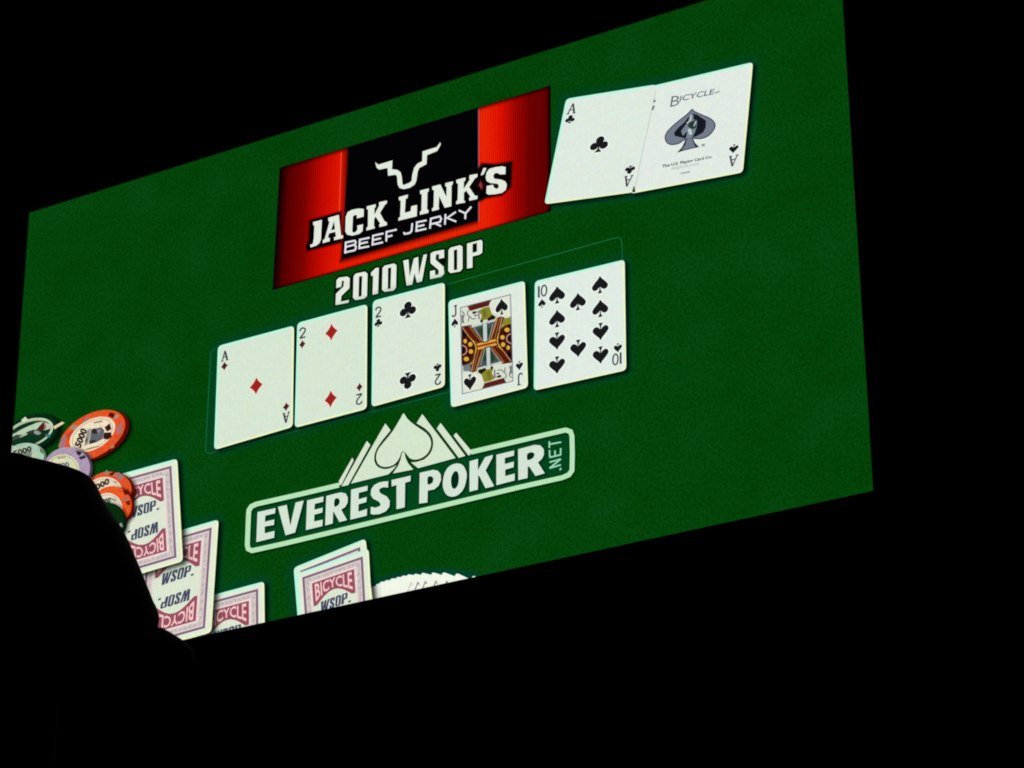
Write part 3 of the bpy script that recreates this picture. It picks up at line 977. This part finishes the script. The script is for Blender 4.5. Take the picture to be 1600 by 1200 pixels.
def card_back(Q, z0, label, shadow=True):
    lz = Layer(z0)
    pts = rrect(Q, 7)
    zg, zs = lz.next(), lz.next()
    ob = build('card_back', Ink().poly(pts), emit(CREAM, .03, .12), screen, lz.next())
    ob['label'] = label
    if shadow:
        shadow_of(pts, ob, zs, dx=6, dy=3, zh=zg)
    rims(ob, Q, 7, lz)
    f = quad(Q)

    def rect(x0, y0, x1, y1):
        return [f(x0, y1), f(x1, y1), f(x1, y0), f(x0, y0)]
    build('pink_border', Ink().poly(rect(.08, .054, .92, .946)), emit((232, 218, 216), .03, .2), ob, lz.next())
    build('frame_line', Ink().stroke(rect(.1, .066, .9, .934), 3.6, closed=True), emit(MAUVE), ob, lz.next())
    build('ornament_band', Ink().stroke(rect(.15, .105, .85, .895), 6.5, closed=True), emit((206, 194, 190), .05, .9), ob, lz.next())
    ink = Ink()
    for k in range(22):            # scroll-work of the ornamental band
        t = (k + .5) / 22
        for x, y in ((.15, .11 + .78 * t), (.85, .11 + .78 * t)):
            if k % 2:
                ink.poly(mapped(ellipse((x, y), .018, .012, n=8), f))
        if k % 2 == 0:
            for y in (.105, .895):
                ink.poly(mapped(ellipse((.18 + .64 * t, y), .016, .012, n=8), f))
    build('ornament', ink, emit((190, 176, 176)), ob, lz.next())
    build('inner_panel', Ink().poly(rect(.19, .135, .81, .865)), emit((238, 214, 210), .03, .1), ob, lz.next())
    build('inner_panel', Ink().poly(rect(.2, .345, .8, .655)).poly(mapped(ellipse((.5, .5), .25, .245), f)), emit((220, 230, 208), .03, .1), ob, lz.next())
    z1, z2, z3 = lz.next(), lz.next(), lz.next()
    for sgn in (1, -1):
        def h(x, y, s=sgn):
            return f(.5 + s * (x - .5), .5 + s * (y - .5))
        arch = [(.79 - .58 * i / 12, .632 + .1 * math.sin(math.pi * min(1, max(0, (i - 1) / 10)))) for i in range(13)]
        build('red_arch', Ink().poly(mapped([(.21, .856), (.79, .856)] + arch, h)), emit(BACK_RED, .04, .25), ob, z1)
        ink = Ink()

        def hb(x, y):
            e = abs(2 * x - 1) ** 1.6
            lo = .752 - .085 * e
            return h(.245 + .51 * x, lo + (.842 - lo) * y)
        for p in ICY:
            ink.poly(mapped(p, hb))
        build('arch_lettering', ink, emit(PINK), ob, z2)
        ink = Ink()

        def hw(x, y):
            return h(.31 + .36 * x + .02 * (y - .5), .558 + .096 * y)
        for k, p in enumerate(WSN):
            ink.poly(mapped(p, hw), None, mapped(WSNH[k - 2], hw) if k > 1 else None)
            ink.stroke(mapped(p, hw), .7 if k == 1 else 1.3, closed=True)
        ink.poly(mapped([(1.06, .02), (1.06, .2), (1.16, .2), (1.16, .02)], hw))
        build('initials', ink, emit((66, 72, 100), .03, .3), ob, z2)
    return ob


# fanned deck showing white corners at the screen's lower edge
cF = fr(570, 880, .1125)
fan_tips = [(50, 352), (120, 320), (175, 285), (235, 255), (305, 235), (385, 210), (465, 190), (540, 172), (620, 155), (715, 148), (820, 136), (965, 132), (1115, 132), (1300, 148), (1530, 182)]
hz = Ink()
feather(hz, smooth(cF(fan_tips), 2, False) + cF([(1700, 420), (100, 620)]), 0, 11)
prev = None
for i, (x, y) in enumerate(fan_tips):
    pa, pb = fan_tips[max(0, i - 1)], fan_tips[min(len(fan_tips) - 1, i + 1)]
    an = math.atan2(pb[1] - pa[1], pb[0] - pa[0]) + math.radians(18)
    ux, uy = math.cos(an), math.sin(an)
    tip = cF([(x, y)])[0]
    wd_, hg = 62, 100
    tl = (tip[0], tip[1])
    tr = (tip[0] + ux * wd_, tip[1] + uy * wd_)
    tl = (tip[0] - ux * 4, tip[1] - uy * 4)
    dn = (-uy, ux)
    Qf = [tl, tr, (tr[0] + dn[0] * hg, tr[1] + dn[1] * hg), (tl[0] + dn[0] * hg, tl[1] + dn[1] * hg)]
    # each card of the fan lies over the one to its left
    zf = .004 + (8 + 1.6 * i) * .00035
    fc = build('fanned_card', Ink().poly(rrect(Qf, 4)), emit((222, 248, 236)), screen, zf)
    if fc is None:
        continue
    if i == 0:
        build('glow', hz, fade((0, 62, 54), .7), fc, .004 + 4 * .00035)
    build('card_face', Ink().poly(rrect(Qf, 3.5, 1.3)), emit((243, 246, 230), .02, .06), fc, zf + .0003)
    if i >= 8:
        cx, cy = cF([(x - 5, y + 130)])[0]
        ki = Ink().stroke([(cx + 3, cy - 2), (cx - 3, cy + 13)], 2.0).stroke([(cx + 3, cy - 2), (cx + 5, cy + 3)], 1.8)
        build('corner_index', ki, emit((150, 142, 150) if i > 8 else (206, 206, 198)), fc, .004 + 40 * .00035)

BA2 = [(458.5, 887), (571, 841.5), (590, 1012), (472, 1050)]
BA = [(462, 897), (576, 857), (585, 1024), (474, 1056)]
BB_ = [(163, 748), (277, 716.5), (286, 877), (172, 911)]
BC_ = [(222, 846), (341.5, 811.5), (330, 988), (206, 1023)]
BD_ = [(298, 939), (412.5, 908), (414, 1075), (296, 1106)]
card_back(BA2, 42, 'rear card of the pair of face-down cards')
card_back(BA, 60, 'front card of the pair of face-down cards', False)
card_back(BD_, 20, 'lowest face-down card beside the screen corner')
card_back(BC_, 40, 'middle face-down card overlapping the one below')
card_back(BB_, 60, 'upper face-down card partly under orange chips')

# ------------------------------------------------------------------ poker chips
F6, F5 = fr(10, 635, .125), fr(130, 725, .1)


def chip(F, c, a, b_, rot, rgb, shaded_side, inlay, z0, label, ring=(236, 226, 196), spots=(), txt=None):
    lz = Layer(z0)
    zs = lz.next()
    body = F(ellipse(c, a, b_, rot))
    ob = build('poker_chip', Ink().poly([(x + a * .014, y + a * .003) for x, y in body]), emit(shaded_side), screen, lz.next())  # chip's thickness, with its shaded side painted as a darker offset disc
    ob['label'] = label
    build('drop_shadow', feather(Ink(), [(x + a * .022, y + a * .008) for x, y in body], -2, 5), fade((4, 2, 0), .95), ob, zs)
    build('chip_face', Ink().poly(body), emit(rgb, .04, .9), ob, lz.next())
    zsp = lz.next()
    for srgb, pts in spots:
        build('edge_spot', Ink().poly(F(pts)), emit(srgb, .03, .3), ob, zsp)
    ic, ia, ib = inlay
    build('inlay', Ink().poly(F(ellipse(ic, ia, ib, rot))), emit(ring, .03, .6), ob, lz.next())
    build('inlay_ring', Ink().stroke(F(ellipse(ic, ia * .88, ib * .88, rot)), 1.0, closed=True), emit((176, 160, 130)), ob, lz.next())
    zt = lz.next()
    if txt:
        for t, Qt, trgb in txt:
            if isinstance(t, str):
                build('numeral', text(Ink(), t, F(Qt), .055), emit(trgb), ob, zt)
            else:
                build('inlay_picture', Ink().poly(F(Qt)), emit(trgb, .03, .4), ob, zt + t * .0002)
    return ob


OR, ORS = (228, 82, 38), (96, 12, 4)
MV = (166, 116, 118)
ch0 = chip(F6, (310, 325), 340, 215, -20, (4, 44, 24), (2, 24, 12), ((290, 335), 312, 168), 80,
     'dark chip with pale inlay at the edge of the screen', (188, 212, 178),
     [((206, 222, 188), [(188, 172), (240, 130), (284, 186), (262, 216), (214, 216)]), ((226, 212, 164), [(588, 254), (700, 192), (728, 210), (604, 288)]),
      ((60, 14, 8), [(280, 150), (330, 120), (345, 160), (290, 180)])],
     [(0, ellipse((286, 342), 285, 140, -20), (10, 52, 30)), (1, [(50, 370), (200, 285), (380, 205), (470, 190), (430, 250), (380, 290), (270, 320), (150, 370), (60, 400)], (182, 206, 176)),
      (2, [(480, 200), (545, 225), (560, 275), (520, 290), (470, 300)], (206, 190, 170)),
      (2, [(392, 275), (455, 205), (505, 240), (490, 286), (430, 308)], (84, 26, 26)),
      (2, [(270, 315), (350, 288), (345, 345), (285, 350)], (46, 54, 50)), (2, [(350, 305), (400, 305), (440, 338), (400, 360), (350, 342)], (150, 150, 146)),
      (2, [(70, 385), (130, 355), (210, 352), (160, 400), (80, 425)], (60, 72, 60)), (2, [(160, 360), (250, 330), (270, 352), (170, 395)], (170, 190, 160)), (1, [(490, 350), (555, 350), (545, 392), (505, 385)], (70, 120, 128))])
chip(F6, (230, 640), 245, 180, -10, (168, 200, 176), (96, 128, 104), ((200, 640), 170, 130), 90,
     'pale green chip below the dark chip at the screen edge', (192, 208, 184), [((92, 120, 100), [(420, 520), (470, 560), (465, 600), (425, 570)])],
     [('5000', [(80, 560), (310, 490), (330, 560), (100, 640)], (50, 62, 54)), (0, [(200, 590), (320, 560), (320, 640), (180, 650)], (120, 136, 118))])
chip(F6, (1075, 366), 452, 262, -30, OR, ORS, ((1078, 352), 312, 182), 84, 'bright orange chip lying apart above the other chips', (238, 222, 192),
     [(MV, [(652, 500), (690, 400), (752, 348), (748, 420), (730, 530), (690, 560)]), ((196, 70, 44), [(752, 348), (850, 290), (860, 330), (760, 410)]), ((150, 146, 122), [(795, 272), (850, 228), (892, 246), (862, 300)]), (MV, [(942, 218), (990, 150), (1030, 130), (1040, 170), (980, 230)]),
      (ORS, [(1290, 76), (1360, 90), (1345, 150), (1278, 126)]), ((168, 140, 122), [(1360, 112), (1392, 96), (1412, 122), (1372, 158), (1330, 170)]), (MV, [(1380, 260), (1450, 200), (1440, 330), (1385, 350)]),
      ((190, 124, 70), [(1296, 500), (1340, 482), (1356, 506), (1310, 534)]), (MV, [(1000, 600), (1060, 590), (1050, 660), (1000, 650)])],
     [('5000', [(850, 490), (935, 262), (1020, 300), (935, 530)], (50, 36, 30)), (0, [(1010, 300), (1060, 270), (1030, 470), (975, 500)], (150, 146, 140)), (1, [(985, 420), (1020, 380), (1015, 440), (990, 460)], (90, 80, 74)), (0, [(1062, 290), (1190, 262), (1228, 300), (1205, 410), (1130, 450), (1036, 478)], (96, 96, 104)), (1, [(1075, 285), (1110, 275), (1150, 330), (1110, 350), (1070, 330)], (40, 44, 38)),
      (1, [(1040, 430), (1110, 420), (1130, 445), (1040, 478)], (36, 48, 54)), (0, [(1228, 265), (1295, 212), (1318, 285), (1262, 318)], (66, 26, 20)), (0, [(1222, 330), (1312, 325), (1322, 385), (1270, 418), (1210, 405)], (54, 24, 22)), (0, [(1090, 200), (1200, 178), (1210, 192), (1100, 216)], (130, 116, 84)), (0, [(1000, 530), (1160, 490), (1165, 505), (1010, 548)], (150, 130, 90)), (1, [(1130, 300), (1180, 290), (1160, 350)], (140, 136, 150))])
chip(F6, (760, 775), 292, 262, -8, (172, 152, 176), (70, 58, 76), ((705, 790), 210, 190), 98, 'lavender chip with cream inlay beside the bright orange chip', (214, 216, 176),
     [((42, 34, 44), [(878, 548), (952, 574), (922, 622), (884, 600)]), ((60, 52, 66), [(902, 640), (980, 608), (1006, 640), (936, 672)])],
     [('5000', [(600, 720), (780, 690), (800, 760), (620, 800)], (120, 118, 130)), (0, [(640, 640), (740, 628), (745, 645), (645, 660)], (160, 150, 130))])
chip(F5, (390, 430), 372, 305, -12, (224, 84, 40), ORS, ((330, 450), 285, 245), 84, 'upper orange chip of the stack over the face-down card', (236, 218, 190),
     [((150, 130, 100), [(320, 150), (370, 96), (410, 130), (390, 170)]), ((60, 22, 8), [(420, 150), (520, 110), (470, 175), (420, 190)]), (MV, [(470, 180), (560, 130), (640, 200), (600, 260)]), (MV, [(48, 225), (120, 180), (150, 210), (80, 270)])],
     [('5000', [(110, 360), (400, 215), (425, 310), (150, 450)], (52, 40, 28)), (0, [(470, 265), (540, 280), (520, 310), (470, 290)], (170, 150, 130))])
chip(F5, (450, 650), 312, 300, -10, (232, 88, 34), ORS, ((385, 690), 232, 235), 94, 'lower orange chip of the stack over the face-down card', (228, 220, 200),
     [((100, 18, 4), [(620, 420), (700, 400), (745, 470), (660, 490)]), ((176, 110, 84), [(610, 560), (690, 500), (720, 540), (640, 600)]), ((120, 24, 6), [(660, 590), (740, 570), (740, 650), (690, 640)])],
     [('5000', [(260, 560), (430, 520), (440, 610), (280, 640)], (60, 58, 46)), (0, [(410, 520), (530, 560), (520, 590), (420, 550)], (150, 140, 120))])
chip(F5, (400, 880), 245, 285, -25, (10, 44, 14), (4, 22, 12), ((320, 900), 150, 215), 104, 'dark green chip below the stacked orange chips', (196, 214, 200),
     [((150, 166, 160), [(550, 960), (600, 920), (625, 980), (575, 1000)])])

# ------------------------------------------------------------------ dark unlit fixture standing between the camera and the screen's corner
DIST = 8.0


def on_plane(px, py, depth):
    d = ray(px, py)                # depth along the camera's axis
    p = s2w([CAM[i] + d[i] * depth for i in range(3)])
    p.z += ZC
    return p


OUT = [(16, 706), (45, 713), (75, 720), (102, 727.5), (122, 736), (136, 747), (150, 775), (167, 803), (186, 830), (205, 872), (225, 920), (240, 958),
       (246, 974), (236, 1010), (200, 1048), (140, 1070), (60, 1072), (-20, 1050), (-80, 990), (-112, 900), (-110, 800), (-80, 735), (-35, 708)]
OUT = smooth(OUT, 2)
cx0 = sum(p[0] for p in OUT) / len(OUT)
cy0 = sum(p[1] for p in OUT) / len(OUT)
base = on_plane(cx0, cy0, DIST)
fix = bpy.data.objects.new('stage_light', None)
COL.objects.link(fix)
fix.location = (base.x, base.y, 0)
fix['label'] = 'unlit black rounded stage light silhouetted against the lower corner of the video screen'
fix['category'] = 'stage light'
O0 = Vector((base.x, base.y, 0))


def loft(name, outline, secs, mat, parent):
    bm = bmesh.new()
    cx = sum(p[0] for p in outline) / len(outline)
    cy = sum(p[1] for p in outline) / len(outline)
    rings = []
    for dz, sc in secs:
        k = (DIST + max(0, dz) * 0) / DIST
        ring = []
        for x, y in outline:
            p = on_plane(cx + (x - cx) * sc, cy + (y - cy) * sc, DIST) - s2w(RZ) * (-dz)
            ring.append(bm.verts.new(p - O0))
        rings.append(ring)
    n = len(outline)
    for a, c in zip(rings, rings[1:]):
        for i in range(n):
            j = (i + 1) % n
            bm.faces.new((a[i], a[j], c[j], c[i]))
    bm.faces.new(rings[0][::-1])
    bm.faces.new(rings[-1])
    bmesh.ops.recalc_face_normals(bm, faces=bm.faces[:])
    for f in bm.faces:
        f.smooth = len(f.verts) == 4
    me_ = bpy.data.meshes.new(name)
    bm.to_mesh(me_)
    bm.free()
    me_.materials.append(mat)
    o = bpy.data.objects.new(name, me_)
    COL.objects.link(o)
    o.parent = parent
    return o


loft('housing', OUT, [(-.2, .62), (-.17, .8), (-.1, .94), (0, 1.0), (.1, .97), (.2, .9), (.28, .74)], m_black, fix)
RIM = [(180, 1010), (215, 985), (249, 981), (262, 988), (284, 1002), (300, 1016), (302, 1040), (282, 1062), (240, 1082), (190, 1085)]
loft('front_rim', RIM, [(-.08, .9), (-.03, 1.0), (.03, 1.0), (.08, .9)], m_black, fix)


def tube(name, a, c, rad, mat, parent, seg=14, r2=None):
    bm = bmesh.new()
    d = (c - a)
    q_ = d.to_track_quat('Z', 'Y').to_matrix()
    rr = (rad, rad if r2 is None else r2)
    rings = []
    for p, r_ in ((a, rr[0]), (c, rr[1])):
        rings.append([bm.verts.new(p + q_ @ Vector((r_ * math.cos(2 * math.pi * i / seg), r_ * math.sin(2 * math.pi * i / seg), 0))) for i in range(seg)])
    for i in range(seg):
        j = (i + 1) % seg
        f = bm.faces.new((rings[0][i], rings[0][j], rings[1][j], rings[1][i]))
        f.smooth = True
    bm.faces.new(rings[0][::-1])
    bm.faces.new(rings[1])
    bmesh.ops.recalc_face_normals(bm, faces=bm.faces[:])
    me_ = bpy.data.meshes.new(name)
    bm.to_mesh(me_)
    bm.free()
    me_.materials.append(mat)
    o = bpy.data.objects.new(name, me_)
    COL.objects.link(o)
    o.parent = parent
    return o


hc = base - O0
boxes('yoke', [(-.2, .2, -.03, .03, hc.z - .42, hc.z - .39), (-.2, -.18, -.03, .03, hc.z - .42, hc.z + .02), (.18, .2, -.03, .03, hc.z - .42, hc.z - .2)], m_black, fix, .004)
tube('pole', Vector((0, 0, .25)), Vector((0, 0, hc.z - .38)), .024, m_black, fix)
for k in range(3):
    an = math.radians(90 + 120 * k)
    tube('leg', Vector((0, 0, .75)), Vector((.75 * math.cos(an), .75 * math.sin(an), .014)), .014, m_black, fix, 10)
